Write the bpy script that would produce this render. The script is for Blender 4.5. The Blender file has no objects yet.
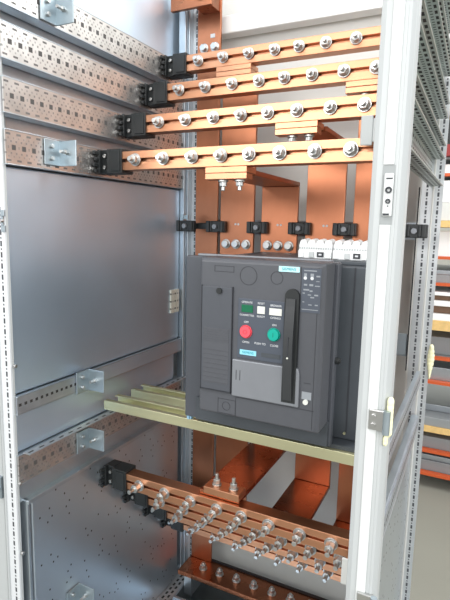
import bpy, bmesh, math, random
from mathutils import Vector, Matrix
random.seed(7)
H = 1.52                       # eye height: every z below is measured from the camera's level
sc = bpy.context.scene
COL = sc.collection
PI = math.pi

# ------------------------------------------------------------------ materials
def lin(c):
    return tuple((v / 12.92 if v <= .04045 else ((v + .055) / 1.055) ** 2.4) for v in (x / 255 for x in c)) + (1,)

def new_mat(name):
    m = bpy.data.materials.new(name); m.use_nodes = True
    nt = m.node_tree
    return m, nt, nt.nodes['Principled BSDF']

def mat(name, rgb, rough=.5, metal=0., var=0., scale=30., stretch=(1, 1, 1), rvar=0., emit=0., bump=0.):
    m, nt, b = new_mat(name)
    b.inputs['Base Color'].default_value = lin(rgb)
    b.inputs['Roughness'].default_value = rough
    b.inputs['Metallic'].default_value = metal
    if emit:
        b.inputs['Emission Color'].default_value = lin(rgb); b.inputs['Emission Strength'].default_value = emit
    if var or rvar or bump:
        tc = nt.nodes.new('ShaderNodeTexCoord'); mp = nt.nodes.new('ShaderNodeMapping')
        mp.inputs['Scale'].default_value = stretch
        nz = nt.nodes.new('ShaderNodeTexNoise'); nz.inputs['Scale'].default_value = scale; nz.inputs['Detail'].default_value = 4
        nt.links.new(tc.outputs['Object'], mp.inputs[0]); nt.links.new(mp.outputs[0], nz.inputs['Vector'])
        if var:
            cr = nt.nodes.new('ShaderNodeValToRGB')
            c = lin(rgb)
            cr.color_ramp.elements[0].position = .3; cr.color_ramp.elements[1].position = .7
            cr.color_ramp.elements[0].color = tuple(x * (1 - var) for x in c[:3]) + (1,)
            cr.color_ramp.elements[1].color = tuple(min(1, x * (1 + var)) for x in c[:3]) + (1,)
            nt.links.new(nz.outputs['Fac'], cr.inputs[0]); nt.links.new(cr.outputs[0], b.inputs['Base Color'])
        if rvar:
            mr = nt.nodes.new('ShaderNodeMapRange')
            mr.inputs['To Min'].default_value = max(.03, rough - rvar); mr.inputs['To Max'].default_value = rough + rvar
            nt.links.new(nz.outputs['Fac'], mr.inputs['Value']); nt.links.new(mr.outputs[0], b.inputs['Roughness'])
        if bump:
            bp = nt.nodes.new('ShaderNodeBump'); bp.inputs['Strength'].default_value = bump; bp.inputs['Distance'].default_value = .002
            nt.links.new(nz.outputs['Fac'], bp.inputs['Height']); nt.links.new(bp.outputs[0], b.inputs['Normal'])
    return m

def perforated(name, base, rough, metal, rects, axes=('Y', 'Z'), hole=(46, 44, 44), var=.1, scale=25):
    """rects: (pitch_u, offset_u, half_u, v0, half_v[, pitch_v]) punched openings, in metres, in object coordinates"""
    m, nt, b = new_mat(name)
    N, L = nt.nodes, nt.links
    tc = N.new('ShaderNodeTexCoord'); sp = N.new('ShaderNodeSeparateXYZ'); L.new(tc.outputs['Object'], sp.inputs[0])
    def mth(op, a, bb=None):
        n = N.new('ShaderNodeMath'); n.operation = op
        for i, v in enumerate((a, bb)):
            if v is None: continue
            if isinstance(v, (int, float)): n.inputs[i].default_value = v
            else: L.new(v, n.inputs[i])
        return n.outputs[0]
    U, V = sp.outputs[axes[0]], sp.outputs[axes[1]]
    def near(s, pitch, off, half):
        q = mth('ADD', s, 100 * pitch - off + pitch / 2)
        q = mth('FLOORED_MODULO', q, pitch)
        q = mth('ABSOLUTE', mth('SUBTRACT', q, pitch / 2))
        return mth('LESS_THAN', q, half)
    tot = None
    for r in rects:
        wgt = 1.
        if isinstance(r[-1], str): wgt = float(r[-1]); r = r[:-1]
        pu, ou, hu, v0, hv = r[:5]
        a = near(U, pu, ou, hu)
        if len(r) > 5: c = near(V, r[5], v0, hv)
        else: c = mth('LESS_THAN', mth('ABSOLUTE', mth('SUBTRACT', V, v0)), hv)
        q = mth('MULTIPLY', a, c)
        if wgt < 1: q = mth('MULTIPLY', q, wgt)
        tot = q if tot is None else mth('MAXIMUM', tot, q)
    nz = N.new('ShaderNodeTexNoise'); nz.inputs['Scale'].default_value = scale; L.new(tc.outputs['Object'], nz.inputs['Vector'])
    c = lin(base)
    cr = N.new('ShaderNodeValToRGB'); cr.color_ramp.elements[0].position = .3; cr.color_ramp.elements[1].position = .7
    cr.color_ramp.elements[0].color = tuple(x * (1 - var) for x in c[:3]) + (1,)
    cr.color_ramp.elements[1].color = tuple(min(1, x * (1 + var)) for x in c[:3]) + (1,)
    L.new(nz.outputs['Fac'], cr.inputs[0])
    mx = N.new('ShaderNodeMix'); mx.data_type = 'RGBA'
    L.new(tot, mx.inputs['Factor']); L.new(cr.outputs[0], mx.inputs['A']); mx.inputs['B'].default_value = lin(hole)
    L.new(mx.outputs['Result'], b.inputs['Base Color'])
    L.new(mth('MULTIPLY', mth('SUBTRACT', 1, tot), metal), b.inputs['Metallic'])
    L.new(mth('ADD', mth('MULTIPLY', tot, .5), rough), b.inputs['Roughness'])
    bp = N.new('ShaderNodeBump'); bp.invert = True; bp.inputs['Strength'].default_value = .9; bp.inputs['Distance'].default_value = .002
    L.new(tot, bp.inputs['Height']); L.new(bp.outputs[0], b.inputs['Normal'])
    return m

M = {}
M['copper'] = mat('bright_copper', (206, 150, 117), .36, 1, .06, 14, (.4, 3, 3), .06)
M['copper_old'] = mat('tarnished_copper', (180, 118, 88), .36, 1, .13, 11, (1, 1, .6), .1)
M['copper_dark'] = mat('dark_copper', (158, 101, 74), .27, 1, .18, 9, (1, 1, 1), .1)
M['zinc'] = mat('galvanised_sheet', (196, 213, 228), .42, .84, .04, 5, (1, 1, 1), .05)
M['zinc_dull'] = mat('dull_galvanised_steel', (188, 197, 204), .36, .93, .06, 12, (1, 1, 1), .06)
M['bracket'] = mat('zinc_plated_bracket', (168, 180, 186), .4, .85, .06, 18)
M['chrome'] = mat('bolt_steel', (196, 196, 194), .33, 1)
M['yellow_zinc'] = mat('yellow_passivated_zinc', (208, 205, 168), .42, .9, .06, 12, (.3, 2, 2), .06)
M['white'] = mat('white_powder_coat', (178, 182, 182), .4, 0, .015, 6)
M['beam_lit'] = mat('lit_beam_white', (236, 238, 236), .4)  # white beam made paler: the light falling on it is put into its colour
M['gasket'] = mat('white_foam_gasket', (206, 209, 208), .75)
M['recess'] = mat('grey_recess', (146, 150, 150), .5)
M['offwhite'] = mat('light_grey_sheet', (212, 212, 207), .55, 0, .02, 4)
M['black'] = mat('black_moulded_plastic', (30, 33, 34), .45, 0, .1, 40)
M['face'] = mat('charcoal_plastic', (77, 79, 84), .42, 0, .03, 60)
M['face_side'] = mat('charcoal_frame_plastic', (72, 75, 81), .45, 0, .03, 60)
M['body'] = mat('dark_grey_moulding', (66, 71, 76), .5, 0, .04, 40)
M['control'] = mat('dark_control_film', (74, 80, 90), .35)
M['pale_grey'] = mat('metallic_grey_plastic', (128, 131, 136), .38, .25, .03, 30)
M['line'] = mat('shadow_groove', (48, 50, 55), .6)
M['red'] = mat('red_push_button', (232, 84, 96), .35)
M['green'] = mat('green_push_button', (0, 158, 140), .35)
M['green_win'] = mat('green_indicator', (14, 98, 66), .25)
M['indicator'] = mat('white_indicator', (214, 216, 208), .35)
M['cyan'] = mat('pale_cyan_plate', (186, 232, 236), .4)
M['teal'] = mat('teal_print', (40, 150, 160), .4)
M['blue_sticker'] = mat('light_blue_plate', (140, 205, 222), .4)
M['print'] = mat('white_print', (205, 208, 210), .5)
M['print_dim'] = mat('pale_print', (140, 145, 150), .5)
M['terminal'] = mat('white_terminal_plastic', (232, 234, 234), .4)
M['terminal_shade'] = mat('grey_terminal_plastic', (186, 190, 190), .45)
M['cream'] = mat('yellowed_foam', (238, 236, 196), .7, 0, .05, 30)
M['floor'] = mat('grey_concrete_paint', (138, 138, 128), .45, 0, .05, 2.5, (1, 1, 1), .08)
M['wall'] = mat('workshop_wall_paint', (205, 203, 192), .7, 0, .02, 2)
M['orange'] = mat('orange_beam_paint', (200, 88, 42), .45)
M['maroon'] = mat('maroon_beam_paint', (140, 40, 40), .5)
M['wood'] = mat('chipboard', (222, 186, 122), .6, 0, .1, 40)
M['brownboard'] = mat('brown_board', (120, 92, 72), .6, 0, .1, 20)
M['sheet'] = mat('sheet_steel', (186, 192, 198), .35, .9, .05, 6)
M['sheet_dull'] = mat('primed_sheet', (150, 154, 156), .5, .3, .05, 6)
M['whiteboard'] = mat('white_panel', (238, 238, 236), .5)
M['rubber_and_shadow'] = mat('black_rubber_and_shadow', (32, 32, 34), .6)  # rubber of the post edge seal, also the painted shadow behind the earth bar
u = .028
M['rail'] = perforated('perforated_strut', (200, 198, 195), .33, .95, [
    (u, 0, .0055, 0, .0055, '.9'), (u, u/2, .0020, 0, .0030, '.4'),
    (u/2, u/4, .0022, .0125, .0022, '.55'), (u/2, u/4, .0022, -.0125, .0022, '.55'),
    (u/2, 0, .0020, .0195, .002, '.35'), (u/2, 0, .0020, -.0195, .002, '.35'),
    (u, u/2, .0062, .0280, .0022, '.75'), (u, u/2, .0062, -.0280, .0022, '.75')])
M['rail_strong'] = perforated('perforated_strut_outer', (188, 196, 193), .36, .95, [
    (u, 0, .0062, 0, .0062), (u/2, u/4, .0030, .0135, .0030, '.8'), (u/2, u/4, .0030, -.0135, .0030, '.8'),
    (u, u/2, .0062, .0270, .0026), (u, u/2, .0062, -.0270, .0026)])
M['rail_small'] = perforated('drilled_strut', (190, 196, 204), .4, .9, [(.0165, 0, .004, .001, .0036)])
M['lip_holes'] = perforated('drilled_flange', (205, 208, 210), .4, .9, [(.033, 0, .0075, .012, .003)], axes=('Y', 'X'))
M['lip_perf'] = perforated('perforated_flange', (190, 198, 194), .36, .95, [(.028, 0, .0080, .010, .0030), (.014, .007, .0028, .020, .0028, '.8'), (.028, .014, .0080, .029, .0026)], axes=('Y', 'X'))
M['panel_holes'] = perforated('drilled_sheet', (200, 208, 215), .32, .90, [
    (.13, .02, .0022, .01, .0026, .19), (.13, .032, .0022, .022, .0026, .19), (.13, .03, .0022, -.015, .0026, .19),
    (.13, .085, .0022, .0, .0026, .19), (.13, .1, .0022, .03, .0026, .13), (.13, .092, .0022, .055, .0026, .13),
    (.13, .015, .0022, .07, .0026, .13), (.26, .06, .0022, .045, .0026, .13), (.13, .115, .0022, .075, .0026, .19)], var=.05, scale=5)
slot = [(.025, 0, .006, 0, .0028), (.025, .0125, .002, 0, .002)]
M['post_slots'] = perforated('slotted_post_white', (214, 217, 219), .42, .1, slot, axes=('Z', 'X'), hole=(70, 72, 76), var=.02)
M['post_grey'] = perforated('slotted_post_zinc', (198, 201, 203), .42, .7, slot, axes=('Z', 'X'), hole=(74, 76, 80), var=.04)
M['post_grey_side'] = perforated('slotted_post_zinc_side', (198, 201, 203), .42, .7, slot, axes=('Z', 'Y'), hole=(74, 76, 80), var=.04)

# ------------------------------------------------------------------ mesh builders
class MB:
    def __init__(s): s.bm = bmesh.new()
    def box(s, x0, x1, y0, y1, z0, z1):
        vs = [s.bm.verts.new((x, y, z)) for x in (x0, x1) for y in (y0, y1) for z in (z0, z1)]
        for f in ((0,1,3,2), (4,6,7,5), (0,4,5,1), (2,3,7,6), (0,2,6,4), (1,5,7,3)):
            s.bm.faces.new([vs[i] for i in f])
        return s
    def prism(s, pts, axis, a0, a1):
        """pts: 2-D outline in the two remaining axes (in xyz order), extruded along axis"""
        def P(p, a):
            return (a, p[0], p[1]) if axis == 'x' else (p[0], a, p[1]) if axis == 'y' else (p[0], p[1], a)
        A = [s.bm.verts.new(P(p, a0)) for p in pts]; B = [s.bm.verts.new(P(p, a1)) for p in pts]
        n = len(pts)
        s.bm.faces.new(A); s.bm.faces.new(B[::-1])
        for i in range(n): s.bm.faces.new((A[i], B[i], B[(i+1) % n], A[(i+1) % n]))
        return s
    def cyl(s, p0, p1, r, n=20, r1=None, turn=0.):
        p0, p1 = Vector(p0), Vector(p1); d = (p1 - p0).normalized()
        a = d.orthogonal().normalized(); b = d.cross(a)
        r1 = r if r1 is None else r1
        A, B = [], []
        for i in range(n):
            t = 2*PI*i/n + turn; e = a*math.cos(t) + b*math.sin(t)
            A.append(s.bm.verts.new(p0 + e*r)); B.append(s.bm.verts.new(p1 + e*r1))
        s.bm.faces.new(A); s.bm.faces.new(B[::-1])
        for i in range(n): s.bm.faces.new((A[i], B[i], B[(i+1) % n], A[(i+1) % n]))
        return s
    def ring(s, c, r, w, y0, y1, n=28):
        for i in range(n):
            t0, t1 = 2*PI*i/n, 2*PI*(i+1)/n
            q = [(c[0]+rr*math.cos(t), c[1]+rr*math.sin(t)) for rr, t in ((r-w, t0), (r, t0), (r, t1), (r-w, t1))]
            s.prism(q, 'y', y0, y1)
        return s
    def build(s, name, m, parent=None, origin=None, bevel=0., smooth=False, absolute=True):
        bmesh.ops.recalc_face_normals(s.bm, faces=s.bm.faces)
        up = Vector((0, 0, H)) if absolute else Vector((0, 0, 0))
        pl = parent_world(parent) if parent else Vector((0, 0, 0))
        if not absolute: org = Vector((0, 0, 0)); loc = Vector((0, 0, 0))
        else:
            org = Vector(origin) if origin else sum((v.co for v in s.bm.verts), Vector()) / len(s.bm.verts)
            loc = org + up - pl
        for v in s.bm.verts: v.co -= org
        me = bpy.data.meshes.new(name); s.bm.to_mesh(me); s.bm.free()
        me.materials.append(m if not isinstance(m, str) else M[m])
        if smooth:
            for p in me.polygons: p.use_smooth = True
        o = bpy.data.objects.new(name, me); COL.objects.link(o)
        o.location = loc; o.parent = parent
        if bevel:
            bv = o.modifiers.new('edge', 'BEVEL'); bv.width = bevel; bv.segments = 2; bv.limit_method = 'ANGLE'; bv.angle_limit = .6
        return o

def parent_world(o):
    p = Vector(o.location)
    while o.parent: o = o.parent; p += Vector(o.location)
    return p

def tag(o, label=None, cat=None, group=None, kind=None):
    if label: o['label'] = label
    if cat: o['category'] = cat
    if group: o['group'] = group
    if kind: o['kind'] = kind
    return o

def thing(name, label, cat, loc, group=None):
    o = bpy.data.objects.new(name, None); COL.objects.link(o)
    o.location = (loc[0], loc[1], loc[2] + H); o.empty_display_size = .05
    return tag(o, label, cat, group)

def copy_tree(o, parent=None):
    c = o.copy(); COL.objects.link(c)
    c.parent = parent
    for ch in list(o.children): copy_tree(ch, c)
    return c

def text_mesh(words, name, m, parent, y, depth=.0006):
    """words: (text, x_centre, z_centre, letter height); each word laid on the plane y, facing -Y"""
    bm = bmesh.new()
    for t, x, z, h in words:
        cu = bpy.data.curves.new('w', 'FONT'); cu.body = t; cu.size = h * 1.4; cu.align_x = 'CENTER'; cu.align_y = 'CENTER'; cu.extrude = depth
        ob = bpy.data.objects.new('w', cu); COL.objects.link(ob)
        bpy.context.view_layer.update()
        me = bpy.data.meshes.new_from_object(ob.evaluated_get(bpy.context.evaluated_depsgraph_get()))
        me.transform(Matrix.Translation((x, y, z)) @ Matrix.Rotation(PI/2, 4, 'X'))
        bm.from_mesh(me)
        bpy.data.objects.remove(ob); bpy.data.curves.remove(cu); bpy.data.meshes.remove(me)
    b = MB(); b.bm.free(); b.bm = bm
    return b.build(name, m, parent)

# ------------------------------------------------------------------ the workshop
FL = -H
tag(MB().box(-5, 7, -5, 5.4, FL - .1, FL).build('floor', 'floor'), kind='structure')
tag(MB().box(-5, 7, 5.4, 5.5, FL, 2.2).build('wall_back', 'wall'), kind='structure')

# ------------------------------------------------------------------ switchgear cabinet
cab = thing('switchgear_cabinet', 'open steel switchgear cabinet frame with perforated side rails and white front posts', 'cabinet', (.4, .42, FL))
TOP, BOT = .86, -1.36
# plinth standing on the floor
MB().box(-.035, .83, .0, .05, FL, BOT).box(-.035, .83, .80, .85, FL, BOT).box(-.035, .015, .05, .80, FL, BOT).box(.78, .83, .05, .80, FL, BOT).build('plinth', 'zinc_dull', cab)
# front left post: slotted white face with folded returns
o = MB().box(-.038, -.006, .0, .004, BOT, TOP).build('front_post', 'post_slots', cab, origin=(-.0195, 0, 0))
MB().box(-.042, -.038, -.004, .04, BOT, TOP).box(-.010, -.006, .004, .010, BOT, TOP).build('post_flange', 'white', o)
for z in (-.62, -.80, -.98, -.33): MB().cyl((-.004, .008, z), (.003, .008, z), .0045, 10).build('screw', 'chrome', o, bevel=.001)
# front right post: folded profile with gasket strip
prof = [(.776, .012), (.7785, .0), (.786, -.004), (.8145, -.004), (.8155, -.003), (.8165, -.004), (.8205, -.004), (.825, .004), (.827, .010), (.827, .036), (.82, .042), (.785, .042), (.776, .036)]
post = MB().prism(prof, 'z', BOT, TOP).build('front_post', 'white', cab, bevel=.0012)
MB().box(.7950, .8105, -.0062, -.0035, .092, TOP).build('gasket_strip', 'gasket', post, bevel=.0015)
MB().box(.7950, .8105, -.0062, -.0035, BOT, .006).build('gasket_strip', 'gasket', post, bevel=.0015)
MB().box(.7945, .8125, -.0046, -.0035, .0065, .0915).build('post_recess', 'recess', post)
# back posts
bp = MB().box(-.02, .006, .735, .81, BOT, TOP).box(.006, .012, .752, .81, BOT, TOP).build('back_post', 'zinc_dull', cab, bevel=.002)
MB().box(.0121, .038, .773, .812, BOT, TOP).build('post_web', 'post_grey', bp, origin=(.027, .773, 0), bevel=.001)
bp2 = MB().box(.765, .799, .782, .786, BOT, TOP).box(.798, .823, .80, .804, BOT, TOP).box(.798, .802, .782, .804, BOT, TOP).build('back_post', 'offwhite', cab)
MB().box(.769, .797, .780, .7825, BOT, TOP).build('post_web', 'post_grey', bp2, origin=(.784, .78, 0))
MB().box(.7615, .765, .778, .790, -.42, .12).build('edge_seal', 'rubber_and_shadow', bp2)
MB().box(.8015, .825, .797, .8005, BOT, TOP).build('post_web', 'post_grey', bp2, origin=(.813, .798, 0))

# perforated rails on both sides
UPR = [.487, .378, .2675, .1595]
def rail(z, side, h=.035, m=None, out=False):
    x = 0. if side < 0 else .806 if out else .789
    s = -1 if side < 0 else 1
    r = MB()
    y0, y1 = (.006, .733) if side < 0 else (.05, .775)
    a, b = sorted((x, x - .004 * -s))
    r.box(a, b, y0, y1, z - h, z + h)
    fa, fb = sorted((x + (0 if side > 0 else .0005), x + s * (-.016 if out else .036)))
    o = r.build('perforated_rail', m or ('rail' if side < 0 else 'rail_strong'), cab, origin=(x, .0, z))
    MB().box(fa, fb, y0, y1, z + h, z + h + .003).box(fa, fb, y0, y1, z - h - .003, z - h).build('rail_lip', 'zinc_dull' if side < 0 or out else 'lip_perf', o, origin=(x, 0, z), bevel=.001)
for z in UPR: rail(z, -1); rail(z, 1)
rail(-.586, -1); rail(-.575, 1, .021, 'rail_small', True)
for x0, x1 in ((-.003, .001), (.805, .809)):
    lft = x0 < .4
    ya = .008 if lft else .05
    if lft: MB().box(x0, x1, .2502, .733, -.447, -.407).build('plain_rail', 'zinc', cab)
    o = MB().box(x0, x1, ya, .25 if lft else .745, -.447, -.407).build('drilled_rail', 'rail_small', cab, origin=(x0, 0, -.427))
    MB().box(x0 - .008, x1 + .0005, ya, .733, -.407, -.404).box(x0 - .006, x1, ya, .733, -.450, -.447).build('rail_lip', 'zinc_dull', o, bevel=.001)
# flange in front of the lower left rail, with oblong holes
MB().box(.0, .022, .02, .75, -.5475, -.5455).build('rail_flange', 'lip_holes', cab, origin=(0, 0, -.545))
# sheet panels behind the rails, left
MB().box(-.046, -.040, .012, .80, .118, .54).build('side_panel', 'zinc_dull', cab)
MB().box(-.046, -.034, .012, .80, .54, TOP).build('side_panel', 'zinc', cab)
MB().box(-.032, -.012, .012, .733, -.402, .118).build('side_panel', 'zinc', cab, bevel=.003)
MB().box(-.032, -.012, .012, .70, -.545, -.45).build('side_panel', 'zinc', cab)
MB().box(-.032, -.008, .012, .74, -.672, -.622).build('side_panel', 'zinc_dull', cab)
lp = MB().box(-.032, .004, .035, .712, -1.325, -.678).build('side_panel', 'panel_holes', cab, origin=(0, 0, 0), bevel=.004)
MB().box(-.03, .009, .022, .712, -.680, -.668).box(-.03, .006, .020, .030, -1.325, -.668).build('panel_edge', 'zinc_dull', lp, bevel=.002)
# lower right panel and lower right rail cover
rp = MB().box(.786, .796, .05, .775, -1.325, -.672).build('side_panel', 'panel_holes', cab, origin=(.8, 0, 0), bevel=.003)
# floor frame
fr = MB().box(.0, .045, .022, .735, -1.345, -1.335).build('floor_rail', 'rail', cab, origin=(.02, 0, -1.34))
fr.data.materials.clear(); fr.data.materials.append(perforated('slotted_floor_rail', (214, 214, 214), .4, .9, [(.025, 0, .007, -.006, .004), (.025, .0125, .007, .01, .004)], axes=('Y', 'X')))
MB().box(-.03, .0, .022, .735, -1.36, -1.30).box(.045, .052, .022, .735, -1.36, -1.332).build('rail_lip', 'zinc_dull', fr, bevel=.002)
MB().box(.055, .80, .03, .60, -1.362, -1.352).build('floor_plate', 'zinc', cab)
MB().box(.055, .80, .60, .612, -1.352, -1.318).build('floor_beam', 'zinc_dull', cab, bevel=.002)
# back panel and beams
MB().box(-.0505, -.0465, .033, .865, -1.36, TOP).build('outer_sheet', 'zinc_dull', cab)
MB().box(-.02, .80, .865, .87, -1.36, TOP).build('back_panel', 'offwhite', cab)
MB().box(.05, .765, .80, .85, .628, .685).build('top_beam', 'beam_lit', cab, bevel=.004)
MB().box(.75, .80, .845, .86, -.30, .70).build('back_stile', 'offwhite', cab)
MB().box(.05, .772, .81, .82, -.03, .02).build('back_rail', 'zinc_dull', cab)
MB().box(.70, .775, .79, .84, -.38, -.33).box(.71, .76, .785, .79, -.375, -.31).build('back_bracket', 'bracket', cab, bevel=.002)
# small plates fixed to the right post
MB().box(.698, .722, .272, .276, .164, .222).box(.722, .779, .272, .276, .17, .216).build('corner_plate', 'white', cab, bevel=.002)
MB().box(.712, .779, .272, .276, -.80, -.735).build('corner_plate', 'offwhite', cab, bevel=.002)

# ------------------------------------------------------------------ neighbouring cabinet's front at far left
nb = tag(MB().box(-.5, -.0515, .002, .03, -1.36, TOP).build('door_panel', 'white', bevel=.003), 'pale grey cabinet door edge left of the slotted front post', 'door panel')
MB().box(-.5, -.0515, .03, .06, FL, -1.30).build('kick_plate', 'zinc_dull', nb)
MB().box(-.064, -.05, -.006, .002, -.665, -.61).cyl((-.057, -.006, -.638), (-.057, -.012, -.638), .005).build('catch', 'bracket', nb, bevel=.001)

# ------------------------------------------------------------------ latches, hinges
def plate_thing(name, label, cat, x0, x1, y0, y1, z0, z1, m='bracket'):
    t = thing(name, label, cat, ((x0+x1)/2, y1, z0))
    return t
t = thing('door_latch', 'white latch plate with round keyhole on the white front post', 'latch', (.805, -.0046, .018))
MB().box(.798, .8115, -.0085, -.0046, .018, .080).build('latch_plate', 'gasket', t, bevel=.002)
MB().ring((.8055, .056), .0048, .0024, -.0105, -.0085, 18).build('keyhole', 'line', t)
MB().ring((.8055, .040), .0036, .0018, -.0105, -.0085, 16).build('keyhole', 'line', t)
MB().cyl((.8055, -.0085, .033), (.8055, -.0092, .033), .001, 10).box(.799, .808, -.0089, -.0084, .0195, .0225).box(.801, .81, -.0089, -.0084, .0715, .0735).build('slot', 'line', t)

t = thing('hinge', 'silver hinge plate with two screws on the white front post', 'hinge', (.815, -.004, -.31))
MB().box(.7985, .826, -.011, -.0062, -.309, -.276).build('hinge_leaf', 'chrome', t, bevel=.0015)
MB().cyl((.826, -.014, -.311), (.826, -.014, -.274), .0055, 16).build('knuckle', 'bracket', t)
for z in (-.286, -.300): MB().cyl((.806, -.011, z), (.806, -.014, z), .0035, 14).build('screw', 'chrome', t, bevel=.0006)
t = thing('hinge', 'silver hinge plate low on the white front post near the frame bottom', 'hinge', (.815, -.004, -.50))
MB().box(.7985, .826, -.011, -.0041, -.625, -.59).build('hinge_leaf', 'chrome', t, bevel=.0015)
MB().cyl((.826, -.014, -.627), (.826, -.014, -.588), .0055, 16).build('knuckle', 'bracket', t)
t = thing('post_catch', 'small white catch on the slotted left front post beside bare steel panel', 'catch', (.004, 0, -.025))
MB().box(-.012, .000, -.006, -.001, -.024, -.010).box(-.012, .000, -.006, -.001, .010, .024).box(-.012, -.005, -.006, -.001, -.010, .010).build('catch_plate', 'bracket', t, bevel=.001)
MB().cyl((-.005, -.006, .0), (-.005, -.012, .0), .004, 12).build('screw', 'chrome', t)
t = thing('perforated_bracket', 'white perforated two-leaf bracket near the back left post, left of the breaker', 'bracket', (.0, .70, -.31))
for y0, y1 in ((.675, .698), (.704, .726)):
    MB().box(-.012, -.006, y0, y1, -.305, -.225).build('leaf', perforated('cream_perforated', (228, 226, 212), .5, .1, [(.011, .0, .0022, .0, .0028, .026)], hole=(120, 118, 110), var=.02), t, origin=(0, (y0+y1)/2, -.265))

def lump(name, label, cat, pts, m='cream'):
    bm = MB()
    me_pts = pts
    for c, r in me_pts:
        g = bmesh.ops.create_icosphere(bm.bm, subdivisions=2, radius=1)
        bmesh.ops.transform(bm.bm, matrix=Matrix.Translation(c) @ Matrix.Diagonal((r[0], r[1], r[2], 1)), verts=g['verts'])
    o = bm.build(name, m, smooth=True)
    rm = o.modifiers.new('blend', 'REMESH'); rm.mode = 'VOXEL'; rm.voxel_size = .0018
    sm = o.modifiers.new('soft', 'SMOOTH'); sm.iterations = 4
    return tag(o, label, cat)
lump('foam_lump', 'yellowed foam lump squeezed out beside the silver hinge', 'foam', [((.829, -.004, -.262 - .008*i), (.0055, .008, .009)) for i in range(7)] + [((.825, -.004, -.322 - .006*i), (.004, .008, .006)) for i in range(2)])
lump('foam_lump', 'yellowed foam strip on the grey slotted back post before the shelving', 'foam', [((.829, .792, -.345 - .012*i), (.007 + .004*math.sin(i*.6), .008, .012)) for i in range(8)])

# ------------------------------------------------------------------ angle brackets on the left wall
def angle_bracket(y, z, label, x0=.0, h=.03, first=[None]):
    if first[0] is None:
        t = thing('angle_bracket', label, 'bracket', (x0, y, z - h), 'zinc angle brackets on the left rails')
        MB().box(x0, x0 + .004, y - .050, y, z - h, z + h).build('wall_leaf', 'bracket', t, bevel=.0015)
        MB().box(x0, x0 + .056, y - .004, y, z - h, z + h).build('front_leaf', 'bracket', t, bevel=.0015)
        for dz in (-.014, .014): MB().cyl((x0 + .004, y - .030, z + dz), (x0 + .011, y - .030, z + dz), .0052, 14).build('screw', 'chrome', t, bevel=.001)
        MB().cyl((x0 + .028, y - .004, z + .002), (x0 + .028, y - .012, z + .002), .0066, 6).cyl((x0 + .028, y - .012, z + .002), (x0 + .028, y - .026, z + .002), .004, 10).build('bolt', 'chrome', t)
        first[0] = t
    else:
        t = copy_tree(first[0]); t.location = (x0, y, z - h + H)
        t['label'] = label
    return t
angle_bracket(.162, .163, 'zinc angle bracket on the lowest of the four upper perforated rails', .0015)
angle_bracket(.162, .482, 'zinc angle bracket on the topmost perforated rail, cut by the picture top', .0015)
angle_bracket(.248, -.425, 'zinc angle bracket on the narrow drilled rail under the plain steel panel', .0022)
angle_bracket(.245, -.592, 'zinc angle bracket on the perforated rail below the yellow cross beams', .0015)
angle_bracket(.19, -1.03, 'zinc angle bracket low on the drilled bottom left panel', .0045)

# ------------------------------------------------------------------ copper busbars
NX = [.127, .211, .294, .373, .444, .518, .598, .675]
def bolt_proto(long):
    t = MB().cyl((0, .002, 0), (0, -.030 - long, 0), .0060, 14).build('clamp_bolt', 'chrome', None, absolute=False, bevel=.0008)
    MB().cyl((0, 0, 0), (0, -.003, 0), .0160, 24).cyl((0, -.003, 0), (0, -.0065, 0), .0138, 24, .0118).build('washer', 'chrome', t, absolute=False, bevel=.0006)
    MB().cyl((0, -.0065, 0), (0, -.018 - long*.5, 0), .0122, 6).build('nut', 'chrome', t, absolute=False, bevel=.0014)
    return t
protoS, protoL = bolt_proto(0.), bolt_proto(.016)
used = {0: False, 1: False}
def busbar(label, yf, zc, nuts, low):
    t = thing('copper_busbar', label, 'busbar', (.1, yf + .015, zc - .0225), ('lower' if low else 'upper') + ' staircase of copper busbars')
    x0, x1 = .080, .775
    # slotted copper profile: two flanges joined by a web behind the slot
    pr = [(yf, -.0235), (yf, -.0035), (yf + .012, -.0035), (yf + .012, .0045), (yf - .002, .0045), (yf - .002, .0235), (yf + .036, .0235), (yf + .036, -.0235)]
    MB().prism([(y, zc + z) for y, z in pr], 'x', x0, x1).build('profile', 'copper', t, bevel=.0012)
    for i in nuts:
        p = protoL if low else protoS
        if not used[int(low)]: b = p; used[int(low)] = True
        else: b = copy_tree(p)
        b.parent = t
        b.location = Vector((NX[i] + (.004 if low else 0), yf - .002, zc + .001 + H)) - Vector(t.location)
        b.rotation_euler = (random.uniform(-.05, .05), random.uniform(0, 6.28), random.uniform(-.08, .08))
    return t
UY = [.615, .51, .405, .30]; UZ = [.488, .379, .2715, .1605]
names = ['highest and rearmost', 'second highest', 'second lowest', 'lowest and frontmost']
for k in range(4):
    busbar('slotted copper busbar, %s of the four above the breaker' % names[k], UY[k], UZ[k], range(7) if k == 0 else range(8), False)
LY = [.305, .41, .515, .62]; LZ = [-.731, -.834, -.936, -1.037]
names = ['highest and frontmost', 'second highest', 'second lowest', 'lowest and rearmost']
for k in range(4):
    busbar('slotted copper busbar, %s of the four below the breaker' % names[k], LY[k], LZ[k], range(8) if k < 2 else range(7), True)

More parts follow.
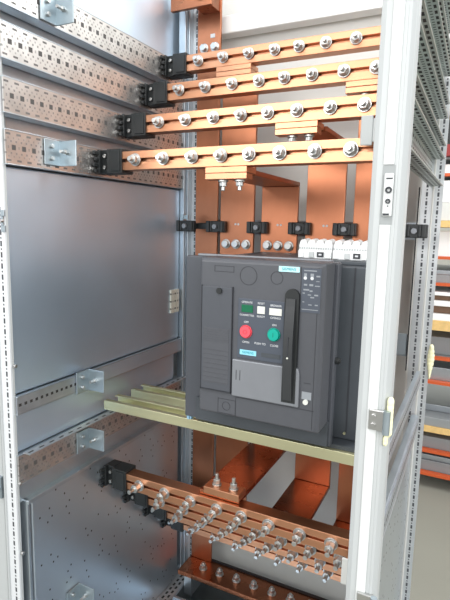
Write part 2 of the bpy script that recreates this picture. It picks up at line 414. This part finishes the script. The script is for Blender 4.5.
# ------------------------------------------------------------------ black busbar supports on the left wall
def support(yf, zc, label, group, x0=.004, first=[None]):
    if first[0] is None:
        t = thing('busbar_support', label, 'support', (x0, yf, zc - .031), group)
        MB().box(.036, .084, yf - .006, yf + .044, zc - .031, zc + .031).box(.05, .0795, yf - .009, yf - .006, zc - .026, zc + .026).build('clamp_head', 'black', t, bevel=.003)
        f = MB().box(x0, .036, yf + .004, yf + .044, zc - .031, zc + .031).box(x0, .013, yf - .008, yf + .004, zc - .031, zc + .031)
        for i in range(4): f.box(x0, x0 + .008, yf - .020 - .006*(i % 2), yf - .008, zc - .030 + .0155*i, zc - .020 + .0155*i)
        f.build('foot', 'black', t, bevel=.002)
        for dz in (-.0145, .0145): MB().cyl((.0245, yf + .004, zc + dz), (.0245, yf - .003, zc + dz), .0052, 14).build('screw', 'chrome', t, bevel=.001)
        first[0] = t
    else:
        t = copy_tree(first[0]); t.location = (x0, yf, zc - .031 + H); t['label'] = label; t['group'] = group
    return t
g = 'black supports of the upper busbars'
for k, n in enumerate(('topmost and rearmost upper busbar', 'second highest upper busbar', 'third upper busbar from the top', 'frontmost upper busbar, beside a zinc bracket')):
    support(UY[k], UZ[k], 'black plastic support holding the %s' % n, g)
g = 'black supports of the lower busbars'
for k, n in enumerate(('frontmost lower busbar', 'second lower busbar from the front', 'third lower busbar from the front', 'rearmost and lowest busbar')):
    support(LY[k], LZ[k], 'black plastic support holding the %s' % n, g, x0=.0045)

# ------------------------------------------------------------------ vertical copper conductors
XC = [(.176, .293), (.319, .436), (.462, .576), (.602, .718)]
YV = .68
def rear_bolts(t, x0, x1, z, n=3):
    for i in range(n):
        x = x0 + (x1 - x0) * (.2 + .3 * i)
        b = MB().cyl((x, YV, z), (x, YV - .004, z), .0155, 22).cyl((x, YV - .004, z), (x, YV - .014, z), .0115, 20).build('bolt', 'chrome', t, bevel=.002)
def conductor(k, label):
    x0, x1 = XC[k]
    bar = {0: 0, 1: 3, 2: 2, 3: 1}[k]
    zt = UZ[bar] - .0245 - .016; yfu = UY[bar] + .005
    lb = {0: 3, 1: 0, 2: 1, 3: 2}[k]
    zl = LZ[lb] + .0245; yfl = LY[lb] + .008
    t = thing('copper_conductor', label, 'conductor', ((x0+x1)/2, YV + .01, zl), 'bent flat copper conductors')
    MB().box(x0, x1, YV, YV + .012, zl + .0125, zt).build('riser', 'copper_old', t, bevel=.0015)
    sh = .0
    MB().box(x0, x1, yfu + .05, YV + .012, zt + .0002, zt + .0125).build('upper_tongue', 'copper_old', t, bevel=.0015)
    MB().box(x0, x1, yfl, YV + .012, zl, zl + .0122).build('lower_tongue', 'copper_dark', t, bevel=.0015)
    if k < 2: rear_bolts(t, x0, x1, -.058)
    for x in (x0 + .055, x0 + .065): MB().cyl((x, YV, .005), (x, YV - .001, .005), .0035, 10).build('marking_dot', 'print', t)
    return t
conductor(0, 'flat copper conductor with three bolt heads, just left of the breaker top middle')
conductor(1, 'flat copper conductor rising to the frontmost upper busbar, second from left')
conductor(2, 'flat copper conductor rising behind the white terminal blocks, third from left')
conductor(3, 'flat copper conductor partly hidden by the white front post')

# connection blocks at the busbars
def block(k, bar, label):
    x0, x1 = XC[k]; x0 += (.012, .012, .002, .002)[k]; x1 += (.008, .004, -.006, .008)[k]
    zc = UZ[bar]; y = UY[bar] - .004
    t = thing('connection_block', label, 'block', ((x0+x1)/2, y + .02, zc - .053), 'copper connection blocks')
    MB().box(x0, x1, y, y + .034, zc - .053, zc - .039).box(x0, x1, y, y + .054, zc - .0385, zc - .0245).build('copper_plates', 'copper', t, bevel=.0012)
    for i in (.36, .76):
        x = x0 + (x1 - x0) * i
        MB().cyl((x, y + .020, zc - .053), (x, y + .020, zc - .058), .0125, 18).cyl((x, y + .020, zc - .058), (x, y + .020, zc - .068), .0095, 6).cyl((x, y + .020, zc - .068), (x, y + .020, zc - .078), .005, 12).build('bolt', 'chrome', t, bevel=.001)
block(1, 3, 'copper block with two bolts hanging under the frontmost upper busbar')
block(2, 2, 'copper block under the third upper busbar from the top')
block(3, 1, 'copper block under the second upper busbar, at its right end')
block(0, 0, 'copper block under the topmost upper busbar')
x0, x1 = .338, .440
t = thing('connection_block', 'copper block with two upright bolts on top of the frontmost lower busbar', 'block', (.39, .325, -.70), 'copper connection blocks')
MB().box(x0, x1, .300, .345, LZ[0] + .0372, LZ[0] + .056).build('copper_plates', 'copper', t, bevel=.0012)
for x in (.366, .415):
    MB().cyl((x, .322, LZ[0] + .056), (x, .322, LZ[0] + .061), .0125, 18).cyl((x, .322, LZ[0] + .061), (x, .322, LZ[0] + .074), .0100, 6).cyl((x, .322, LZ[0] + .074), (x, .322, LZ[0] + .088), .005, 12).build('bolt', 'chrome', t, bevel=.001)

# neutral conductor at the left rear corner, with crossbar on top
t = thing('neutral_conductor', 'tall flat copper strip beside the back left corner post', 'conductor', (.08, .79, -1.24))
MB().box(.0385, .124, .758, .768, -1.2615, .75).build('strip', 'copper_old', t, bevel=.0015)
MB().box(-.02, .128, .684, .697, .675, .735).box(.06, .12, .697, .758, .68, .73).build('top_crossbar', 'copper_dark', t, bevel=.0015)
for x in (.065, .105): MB().cyl((x, .758, .575), (x, .754, .575), .0155, 20).cyl((x, .754, .575), (x, .742, .575), .0115, 6).build('bolt', 'chrome', t, bevel=.001)
MB().box(.088, .104, .756, .758, .605, .617).build('tag', 'print', t)
MB().cyl((.085, .684, .705), (.085, .674, .705), .012, 6).build('bolt', 'chrome', t, bevel=.001)

# earth bar lying at the bottom rear
t = thing('earth_bar', 'dark flat copper bar with a row of bolts lying along the cabinet bottom', 'busbar', (.4, .70, -1.27))
MB().box(.035, .76, .665, .768, -1.278, -1.262).build('bar', 'copper_dark', t, bevel=.0015)
MB().box(.035, .76, .7685, .7715, -1.278, -1.254).build('shadow_strip', 'rubber_and_shadow', t)  # black strip standing in for the shadow along the bar's back edge
for i in range(10):
    x = .115 + .068 * i
    MB().cyl((x, .715, -1.262), (x, .715, -1.257), .0155, 20).cyl((x, .715, -1.257), (x, .715, -1.243), .0115, 6).cyl((x, .715, -1.243), (x, .715, -1.236), .006, 12).build('bolt', 'chrome', t, bevel=.001)
for x in (.06, .72): MB().box(x, x + .03, .67, .75, -1.352, -1.2782).build('foot', 'zinc_dull', t)

# ------------------------------------------------------------------ clamps along the back
def clamp(x, label, y=.655, w=.068, first=[None]):
    x += .005
    if first[0] is None:
        t = thing('conductor_clamp', label, 'clamp', (x, y + .024, -.025), 'black clamps between the copper conductors')
        b = MB().box(x - w/2, x + w/2, y + .006, y + .024, -.022, .014)
        for i in (-1, 1): b.box(x + i*w*.36 - .006, x + i*w*.36 + .006, y, y + .008, -.022, .014); b.box(x + i*w*.21 - .004, x + i*w*.21 + .004, y + .002, y + .008, -.020, .012)
        b.build('clamp_body', 'black', t, bevel=.0025)
        MB().cyl((x, y + .008, -.004), (x, y - .002, -.004), .0085, 6).build('screw', 'pale_grey', t, bevel=.001)
        first[0] = (t, x)
    else:
        t = copy_tree(first[0][0]); t.location = (x, y + .024, -.025 + H); t['label'] = label
    return t
clamp(.162, 'black clamp at the left edge of the first wide copper conductor')
clamp(.306, 'black clamp between the first and second wide copper conductors')
clamp(.442, 'black clamp between the second and third wide copper conductors')
clamp(.577, 'black clamp left of the white front post, above a white terminal block')
clamp(.049, 'black clamp in front of the back left corner post')
clamp(.765, 'black clamp seen right of the white front post')
t = thing('clamp_rod', 'thin dark rod carrying the black clamps across the back', 'rod', (.02, .72, -.01))
MB().box(.024, .768, .694, .706, -.013, .007).build('rod', 'black', t, bevel=.002)
MB().box(.024, .05, .688, .694, .018, .032).box(.026, .036, .68, .70, .0101, .035).build('end_bracket', 'bracket', t)

# ------------------------------------------------------------------ yellow cross beams
def beam(y0, y1, zt, label):
    zb = zt - .026
    pr = [(y0, zb), (y0, zt), (y0 + .016, zt), (y0 + .016, zt - .003), (y0 + .003, zt - .004), (y0 + .003, zb + .003), (y1 - .003, zb + .003), (y1 - .003, zt - .004), (y1 - .016, zt - .003), (y1 - .016, zt), (y1, zt), (y1, zb)]
    o = MB().prism(pr, 'x', .020, .772).build('cross_beam', 'yellow_zinc', bevel=.0008)
    return tag(o, label, 'beam', 'yellow zinc cross beams')
beam(.288, .352, -.495, 'yellow zinc channel beam along the front under the breaker')
beam(.412, .476, -.499, 'yellow zinc channel beam behind the front one, under the breaker')

# ------------------------------------------------------------------ circuit breaker
cb = thing('circuit_breaker', 'large dark grey air circuit breaker with red and green buttons on the yellow beams', 'circuit breaker', (.5, .40, -.494))
Yf = .19
MB().box(.30, .735, .336, .60, -.485, -.083).build('body', 'body', cb, bevel=.004)
MB().box(.36, .735, .36, .60, -.0829, -.074).build('body_top', 'body', cb, bevel=.002)
MB().box(.32, .74, .30, .60, -.4945, -.4852).build('foot_plate', 'body', cb)
fr = MB().box(.2995, .672, .266, .290, -.478, -.073).box(.31, .66, .29, .3355, -.478, -.0745).build('collar', 'face_side', cb, bevel=.003)
MB().box(.335, .667, .259, .266, -.4765, -.42).build('collar_sill', 'body', fr)
MB().box(.33, .655, .268, .286, -.0728, -.067).build('collar_rim', 'pale_grey', fr, bevel=.002)
ZB, ZT = -.420, -.073
X0, X1 = .385, .660
# front cover: box with chamfered right and top edges
cov = MB()
bm = cov.bm
fr_o = [(X0 - .006, ZB - .004), (X1 + .004, ZB - .004), (X1 + .004, ZT + .003), (X0 - .006, ZT + .003)]
fr_i = [(X0, ZB), (X1 - .006, ZB), (X1 - .006, ZT - .004), (X0, ZT - .004)]
rings = [[bm.verts.new((x, .265, z)) for x, z in fr_o], [bm.verts.new((x, Yf + .010, z)) for x, z in fr_o], [bm.verts.new((x, Yf, z)) for x, z in fr_i]]
for a, b in zip(rings, rings[1:]):
    for i in range(4): bm.faces.new((a[i], a[(i+1) % 4], b[(i+1) % 4], b[i]))
bm.faces.new(rings[0]); bm.faces.new(rings[-1])
cov = cov.build('front_cover', 'face', cb, bevel=.0025)
# moulded lines on the cover
g = MB()
def frame_lines(x0, x1, z0, z1, w=.0009, d=.0006):
    g.box(x0, x1, Yf - d, Yf, z0, z0 + w).box(x0, x1, Yf - d, Yf, z1 - w, z1).box(x0, x0 + w, Yf - d, Yf, z0, z1).box(x1 - w, x1, Yf - d, Yf, z0, z1)
frame_lines(.418, .465, -.099, -.086); frame_lines(.432, .476, ZB + .002, -.384)
g.ring((.499, -.104), .0200, .0011, Yf - .0006, Yf); g.ring((.563, -.1045), .0135, .0010, Yf - .0006, Yf)
g.ring((.453, -.400), .0100, .0009, Yf - .0006, Yf)
g.box(.6145, .6155, Yf - .0006, Yf, -.285, -.078).box(.477, X1 - .006, Yf - .0006, Yf, -.3755, -.3742).box(.476, .477, Yf - .0006, Yf, ZB, -.374)
g.box(.630, .645, Yf - .0006, Yf, -.318, -.317).box(.6505, .6515, Yf - .0006, Yf, ZB + .004, ZT - .006)
g.build('moulded_lines', 'line', cov)
# trip unit cover, left
tu = MB().box(.389, .463, Yf - .004, Yf + .001, -.366, -.132).build('trip_unit_cover', 'face_side', cb, bevel=.0015)
MB().box(.3875, .3892, Yf - .0045, Yf, -.3675, -.1305).box(.463, .4645, Yf - .0045, Yf, -.3675, -.1305).box(.3875, .4645, Yf - .0045, Yf, -.3682, -.366).build('seam', 'line', tu)
gr = MB().box(.395, .458, Yf - .0044, Yf - .004, -.350, -.224)
for i in range(6): gr.box(.396, .457, Yf - .0052, Yf - .004, -.254 + .0052*i, -.2515 + .0052*i)
for i in range(8): gr.box(.396, .457, Yf - .0052, Yf - .004, -.348 + .0105*i, -.3472 + .0105*i)
gr.build('grille', 'face', tu)
MB().cyl((.433, Yf - .0045, -.1405), (.433, Yf - .008, -.1405), .0066, 20).build('lock_button', 'black', tu)
# control panel
cp = MB().box(.4775, .583, Yf - .002, Yf + .001, -.284, -.153).build('control_panel', 'control', cb, bevel=.001)
MB().box(.486, .5125, Yf - .0035, Yf - .002, -.182, -.166).build('spring_indicator', 'green_win', cp, bevel=.0006)
MB().box(.5225, .540, Yf - .0035, Yf - .002, -.1825, -.1665).build('ready_indicator', 'indicator', cp, bevel=.0012)
MB().box(.550, .5775, Yf - .0035, Yf - .002, -.1825, -.168).box(.551, .5765, Yf - .0038, Yf - .0035, -.177, -.1755).build('position_indicator', 'indicator', cp, bevel=.0008)
b = MB().ring((.498, -.224), .0145, .0015, Yf - .005, Yf - .002).cyl((.498, Yf - .002, -.224), (.498, Yf - .009, -.224), .0128, 28, .0122).build('open_button', 'red', cp, bevel=.001)
tag(b, 'round red push button')
MB().ring((.498, -.224), .0045, .0008, Yf - .0094, Yf - .009, 18).build('button_mark', mat('dark_red_print', (170, 40, 60), .5), b)
b = MB().ring((.562, -.2235), .0145, .0015, Yf - .005, Yf - .002).cyl((.562, Yf - .002, -.2235), (.562, Yf - .009, -.2235), .0128, 28, .0122).build('close_button', 'green', cp, bevel=.001)
tag(b, 'round green push button')
MB().box(.5614, .5626, Yf - .0094, Yf - .009, -.228, -.219).build('button_mark', mat('dark_green_print', (0, 110, 100), .5), b)
tag(MB().box(.4845, .523, Yf - .003, Yf - .002, -.2755, -.2645).build('name_plate', 'blue_sticker', cp), 'light blue maker plate')
text_mesh([('SIEMENS', .5037, -.270, .0052)], 'plate_lettering', 'teal', cp, Yf - .0032, .0002)
MB().box(.535, .577, Yf - .003, Yf - .002, -.2745, -.2655).build('type_plate', 'body', cp)
for word in [('OPERATE', .4985, -.1605, .0043), ('CONNECTED', .4985, -.1885, .0039), ('RESET', .531, -.1605, .0043), ('READY', .531, -.1885, .0043),
           ('BREAKER', .564, -.1625, .0043), ('OPENED', .564, -.1885, .0043), ('OFF', .498, -.2035, .0045), ('ON', .562, -.2035, .0045),
           ('OPEN', .498, -.2475, .0045), ('PUSH TO', .531, -.247, .0045), ('CLOSE', .563, -.2475, .0045)]:
    text_mesh([word], 'legend', 'print', cp, Yf - .0023, .0003)
# maker plate and data plate
mp = tag(MB().box(.567, .6115, Yf - .0015, Yf + .0005, -.0905, -.0795).build('maker_plate', 'cyan', cb), 'pale cyan maker plate')
text_mesh([('SIEMENS', .589, -.085, .0058)], 'maker_lettering', 'teal', mp, Yf - .0018, .0003)
dp = MB().box(.6165, .6565, Yf - .0012, Yf + .0005, -.170, -.081).build('data_plate', 'control', cb)
d = MB()
for (x, z, w, h) in ((.634, -.0855, .026, .0022), (.624, -.094, .006, .006), (.638, -.094, .007, .006), (.6505, -.096, .008, .003), (.650, -.106, .007, .0014), (.625, -.114, .007, .0035), (.637, -.114, .008, .004), (.6495, -.1155, .01, .002), (.627, -.124, .012, .003), (.637, -.126, .006, .003), (.622, -.131, .005, .002), (.634, -.134, .007, .002), (.648, -.134, .008, .003), (.640, -.139, .008, .0025), (.622, -.149, .004, .002), (.636, -.154, .007, .002), (.649, -.154, .006, .0025), (.636, -.164, .034, .0014)):
    d.box(x - w/2, x + w/2, Yf - .0015, Yf - .0012, z - h/2, z + h/2)
d.build('small_print', 'print_dim', dp)
d = MB()
for x in (.624, .638): d.cyl((x, Yf - .0012, -.1005), (x, Yf - .0016, -.1005), .0035, 14)
d.build('symbols', 'print', dp)
# lower grey plate, handle slot, charging handle
lo = MB().prism([(.468, -.371), (.468, -.288), (.6165, -.288), (.6195, -.292), (.6215, -.302), (.622, -.371)], 'y', Yf - .006, Yf + .001).build('lower_shield', 'pale_grey', cb, bevel=.002)
MB().box(.478, .4792, Yf - .0066, Yf - .006, -.333, -.311).box(.487, .4882, Yf - .0066, Yf - .006, -.333, -.311).build('moulded_mark', 'line', lo)
def stadium(x0, x1, z0, z1, top=True, bottom=False, n=10):
    r = (x1 - x0) / 2; c = (x0 + x1) / 2; pts = []
    pts += [(x0, z0), (x1, z0)]
    for i in range(n + 1):
        t = PI * i / n; pts.append((c + r*math.cos(t), z1 - r + r*math.sin(t)))
    return pts
sl = MB().prism(stadium(.5845, .6145, -.364, -.124), 'y', Yf - .0068, Yf + .001).build('handle_slot', 'black', cb)
# the lever: stands forward, arched along its length
hv = MB(); n = 14
for i in range(n):
    def P(j):
        s = j / n; z = -.358 + (.214)*s
        y = Yf - .010 - .008*math.sin(PI*min(1, s*1.02))
        return y, z
    (ya, za), (yb, zb) = P(i), P(i + 1)
    hv.prism([(ya, za), (yb, zb), (Yf - .0068, zb), (Yf - .0068, za)], 'x', .5885, .6080)
bmesh.ops.remove_doubles(hv.bm, verts=hv.bm.verts, dist=1e-6)
hd = hv.build('charging_handle', mat('black_lever_plastic', (50, 52, 54), .4), cb)
MB().box(.5975, .5993, Yf - .0188, Yf - .0172, -.262, -.222).build('lever_groove', 'line', hd)
MB().cyl((.5985, Yf - .0172, -.2655), (.5985, Yf - .0192, -.2655), .002, 10).build('lever_pin', 'indicator', hd)
# keyhole sticker, side knob
k = MB().box(.627, .6475, Yf - .0012, Yf + .0005, -.352, -.336).build('lock_plate', 'print_dim', cb)
MB().cyl((.6365, Yf - .0012, -.357), (.6365, Yf - .005, -.357), .0055, 18).build('lock_pin', 'indicator', k)
MB().cyl((.670, .278, -.285), (.680, .278, -.285), .0075, 18).cyl((.680, .278, -.285), (.683, .278, -.285), .0055, 18).build('side_knob', 'black', cb, bevel=.001)
MB().box(.690, .6925, .3345, .336, -.47, -.085).build('body_groove', 'line', cb)
MB().cyl((.688, .335, -.468), (.688, .330, -.468), .003, 10).build('body_screw', 'yellow_zinc', cb)
# blue clip at the lower left corner, sitting on the beam
t = thing('blue_clip', 'small light blue clip between breaker corner and yellow beam', 'clip', (.305, .285, -.4945))
MB().box(.292, .305, .288, .300, -.4948, -.482).box(.296, .301, .284, .288, -.4945, -.484).build('clip', mat('light_blue_plastic', (150, 190, 215), .4), t, bevel=.001)

# ------------------------------------------------------------------ white terminal blocks on the breaker
def terminal(x0, x1, label):
    y0, y1 = .40, .45; zb = -.0738
    t = thing('terminal_block', label, 'terminal block', ((x0+x1)/2, .425, zb), 'white terminal blocks on the breaker')
    b = MB().prism([(y0, zb), (y0, -.056), (y0 + .006, -.052), (y0 + .006, -.040), (y1, -.036), (y1, zb)], 'x', x0, x1).build('housing', 'terminal', t, bevel=.0015)
    r = MB(); n = 14
    for i in range(n):
        x = x0 + (x1 - x0) * (i + .5) / n
        r.box(x - .0016, x + .0016, y0 + .0035, y0 + .0062, -.052, -.0475)
    r.build('terminal_ribs', 'terminal_shade', b)
    c = MB()
    for i in range(4):
        x = x0 + (x1 - x0) * (i + .5) / 4
        c.cyl((x, y0 + .008, -.038), (x, y1 - .004, -.0355), .009, 14)
    c.build('domed_caps', 'terminal', t)
    x = x0 + (x1 - x0) * .68
    MB().box(x - .008, x + .008, y0 - .002, y0, -.070, -.058).build('display_window', 'line', t)
    MB().box(x - .0035, x + .0035, y0 - .0026, y0 - .002, -.066, -.062).build('display_mark', 'print', t)
    for f in (.1, .42, .9):
        x = x0 + (x1 - x0) * f
        MB().box(x - .006, x + .006, y0 - .004, y0, -.072, -.058).build('lever', 'terminal_shade' if f == .42 else 'terminal', t, bevel=.001)
terminal(.536, .618, 'white terminal block on the breaker top, behind its upper right corner')
terminal(.621, .705, 'white terminal block on the dark body beside the white front post')

# ------------------------------------------------------------------ shelving in the background
YS = 2.27
rk = thing('shelving_rack', 'tall workshop rack with orange beams and chipboard shelves behind the cabinet', 'shelf', (1.4, YS + .3, FL))
RX0, RX1 = .60, 1.7
for x in (RX0 - .06, RX1): 
    for y in (YS + .02, YS + .6): MB().box(x, x + .06, y, y + .06, FL, 1.2).build('upright', 'sheet_dull', rk)
for z in (.30, -.153, -.302, -.728, -.872, -1.290, -1.432):
    MB().box(RX0, RX1, YS, YS + .04, z - .008, z + .008).build('beam', 'orange', rk)
for z in (.43,):
    MB().box(RX0, RX1, YS, YS + .04, z - .03, z + .03).build('beam', 'maroon', rk)
for z, h in ((.655, .03), (.034, .036), (-.535, .055), (-1.150, .035)):
    MB().box(RX0, RX1, YS - .01, YS + .6, z - h/2, z + h/2).build('shelf_board', 'wood', rk)
for z in (.386, .292, -.161, -.310, -.736, -.880, -1.298, -1.440):
    MB().box(RX0, RX1, YS + .045, YS + .6, z, z + .012).build('shelf_plate', 'sheet_dull', rk)
def stock(name, z0, z1, m, label, cat, y0=.03, y1=.58, x0=RX0 + .02, x1=RX1 - .1):
    return tag(MB().box(x0, x1, YS + y0, YS + y1, z0, z1).build(name, m, bevel=.003), label, cat)
stock('panel_stack', -1.4275, -1.365, 'sheet_dull', 'grey sheet stack on the lowest rack shelf just above the floor', 'metal sheets', .046)
stock('panel_stack', -1.3649, -1.335, 'sheet', 'bright steel sheet laid over the lowest grey stack', 'metal sheets', .06)
stock('panel_stack', -1.2855, -1.215, 'sheet_dull', 'grey sheet stack on the second lowest rack shelf', 'metal sheets', .046)
stock('panel_stack', -1.132, -1.08, 'sheet_dull', 'grey sheet stack on the lowest chipboard shelf', 'metal sheets', .0)
stock('panel_stack', -1.0795, -1.04, 'sheet', 'shiny wide steel sheet over the lowest chipboard shelf', 'metal sheets', .12)
stock('panel_stack', -.8675, -.79, 'sheet', 'bright steel sheets on the shelf with the second lowest pair of orange beams', 'metal sheets', .046)
stock('panel_stack', -.7235, -.62, 'sheet_dull', 'grey sheet stack directly below the thick chipboard shelf', 'metal sheets', .1)
stock('white_board', -.507, -.47, 'whiteboard', 'white board lying directly on the thick chipboard shelf', 'board', .0)
stock('brown_board', -.4695, -.425, 'brownboard', 'brown board between the two lower white boards', 'board', .04)
stock('white_board', -.4245, -.395, 'whiteboard', 'white board sandwiched between two brown boards', 'board', .0)
stock('brown_board', -.3945, -.365, 'brownboard', 'brown board under the topmost white board of the pile', 'board', .04)
stock('white_board', -.3645, -.345, 'whiteboard', 'topmost white board of the pile below an orange beam', 'board', .0)
stock('panel_stack', -.2975, -.25, 'sheet_dull', 'grey sheets on the shelf above the pile of white and brown boards', 'metal sheets', .046)
stock('panel_stack', -.2495, -.225, 'sheet', 'pale steel sheet over the grey sheets below the upper thin orange beam', 'metal sheets', .046)
stock('white_carton', -.1485, -.005, 'whiteboard', 'wide white carton under the second chipboard shelf from the top', 'carton', .046, .5)
stock('grey_carton', .0525, .15, 'offwhite', 'light grey carton on the second chipboard shelf from the top', 'carton', .0, .5)
stock('white_carton', .1505, .268, 'whiteboard', 'white carton stacked on the light grey carton', 'carton', .0, .5)
stock('white_carton', .3045, .36, 'whiteboard', 'low white carton above the top orange beam', 'carton', .046, .5)
stock('black_case', .3985, .60, 'black', 'black case behind the maroon beam near the rack top', 'case', .06, .5)

# ------------------------------------------------------------------ light
def area(name, loc, target, size, power, col=(1, 1, 1), sy=None):
    L = bpy.data.lights.new(name, 'AREA'); L.energy = power; L.color = col
    L.shape = 'RECTANGLE'; L.size = size; L.size_y = sy or size
    o = bpy.data.objects.new(name, L); COL.objects.link(o)
    o.location = loc
    o.rotation_euler = (Vector(target) - Vector(loc)).to_track_quat('-Z', 'Y').to_euler()
    return o
area('window_light', (2.9, -2.0, 2.2), (.4, .4, 1.1), 2.2, 55, (1, 1, 1), 1.6)
area('ceiling_or_fill_light', (.2, -1.1, 3.3), (.4, .4, 1.2), 2.2, 22, (1, .99, .97), .5)
area('ceiling_or_fill_light', (-.5, -2.4, 2.3), (.5, .5, 1.1), 2.0, 26, (1, .99, .97), .6)  # unseen fill from front left, added to brighten the cabinet interior
area('ceiling_or_fill_light', (1.8, 1.4, 3.3), (1.6, 1.6, 0), 2.2, 45, (1, .99, .97), .5)

w = bpy.data.worlds.new('workshop_daylight'); sc.world = w; w.use_nodes = True
nt = w.node_tree; bg = nt.nodes['Background']
tc = nt.nodes.new('ShaderNodeTexCoord'); sp = nt.nodes.new('ShaderNodeSeparateXYZ'); cr = nt.nodes.new('ShaderNodeValToRGB'); mr = nt.nodes.new('ShaderNodeMapRange')
mr.inputs['From Min'].default_value = -1; mr.inputs['From Max'].default_value = 1
nt.links.new(tc.outputs['Generated'], sp.inputs[0]); nt.links.new(sp.outputs['Z'], mr.inputs['Value']); nt.links.new(mr.outputs[0], cr.inputs[0])
cr.color_ramp.elements[0].position = .3; cr.color_ramp.elements[0].color = (.3, .3, .3, 1)
cr.color_ramp.elements[1].position = .52; cr.color_ramp.elements[1].color = (.92, .93, .95, 1)
nt.links.new(cr.outputs[0], bg.inputs['Color']); bg.inputs['Strength'].default_value = .95

# ------------------------------------------------------------------ camera
cd = bpy.data.cameras.new('camera'); co = bpy.data.objects.new('camera', cd); COL.objects.link(co)
right = Vector((.89266612, .4502286, .02100961)); down = Vector((.084482, -.12135068, -.98900799)); fwd = Vector((-.44273016, .88462886, -.14636185))
mw = Matrix((( right.x, -down.x, -fwd.x, .93), (right.y, -down.y, -fwd.y, -.78), (right.z, -down.z, -fwd.z, H), (0, 0, 0, 1)))
co.matrix_world = mw
cd.sensor_fit = 'HORIZONTAL'; cd.sensor_width = 36; cd.lens = 36 * 503 / 450; cd.clip_start = .02
sc.camera = co
sc.view_settings.view_transform = 'Standard'; sc.view_settings.look = 'None'; sc.view_settings.exposure = .35; sc.view_settings.gamma = 1
sc.view_settings.use_curve_mapping = False
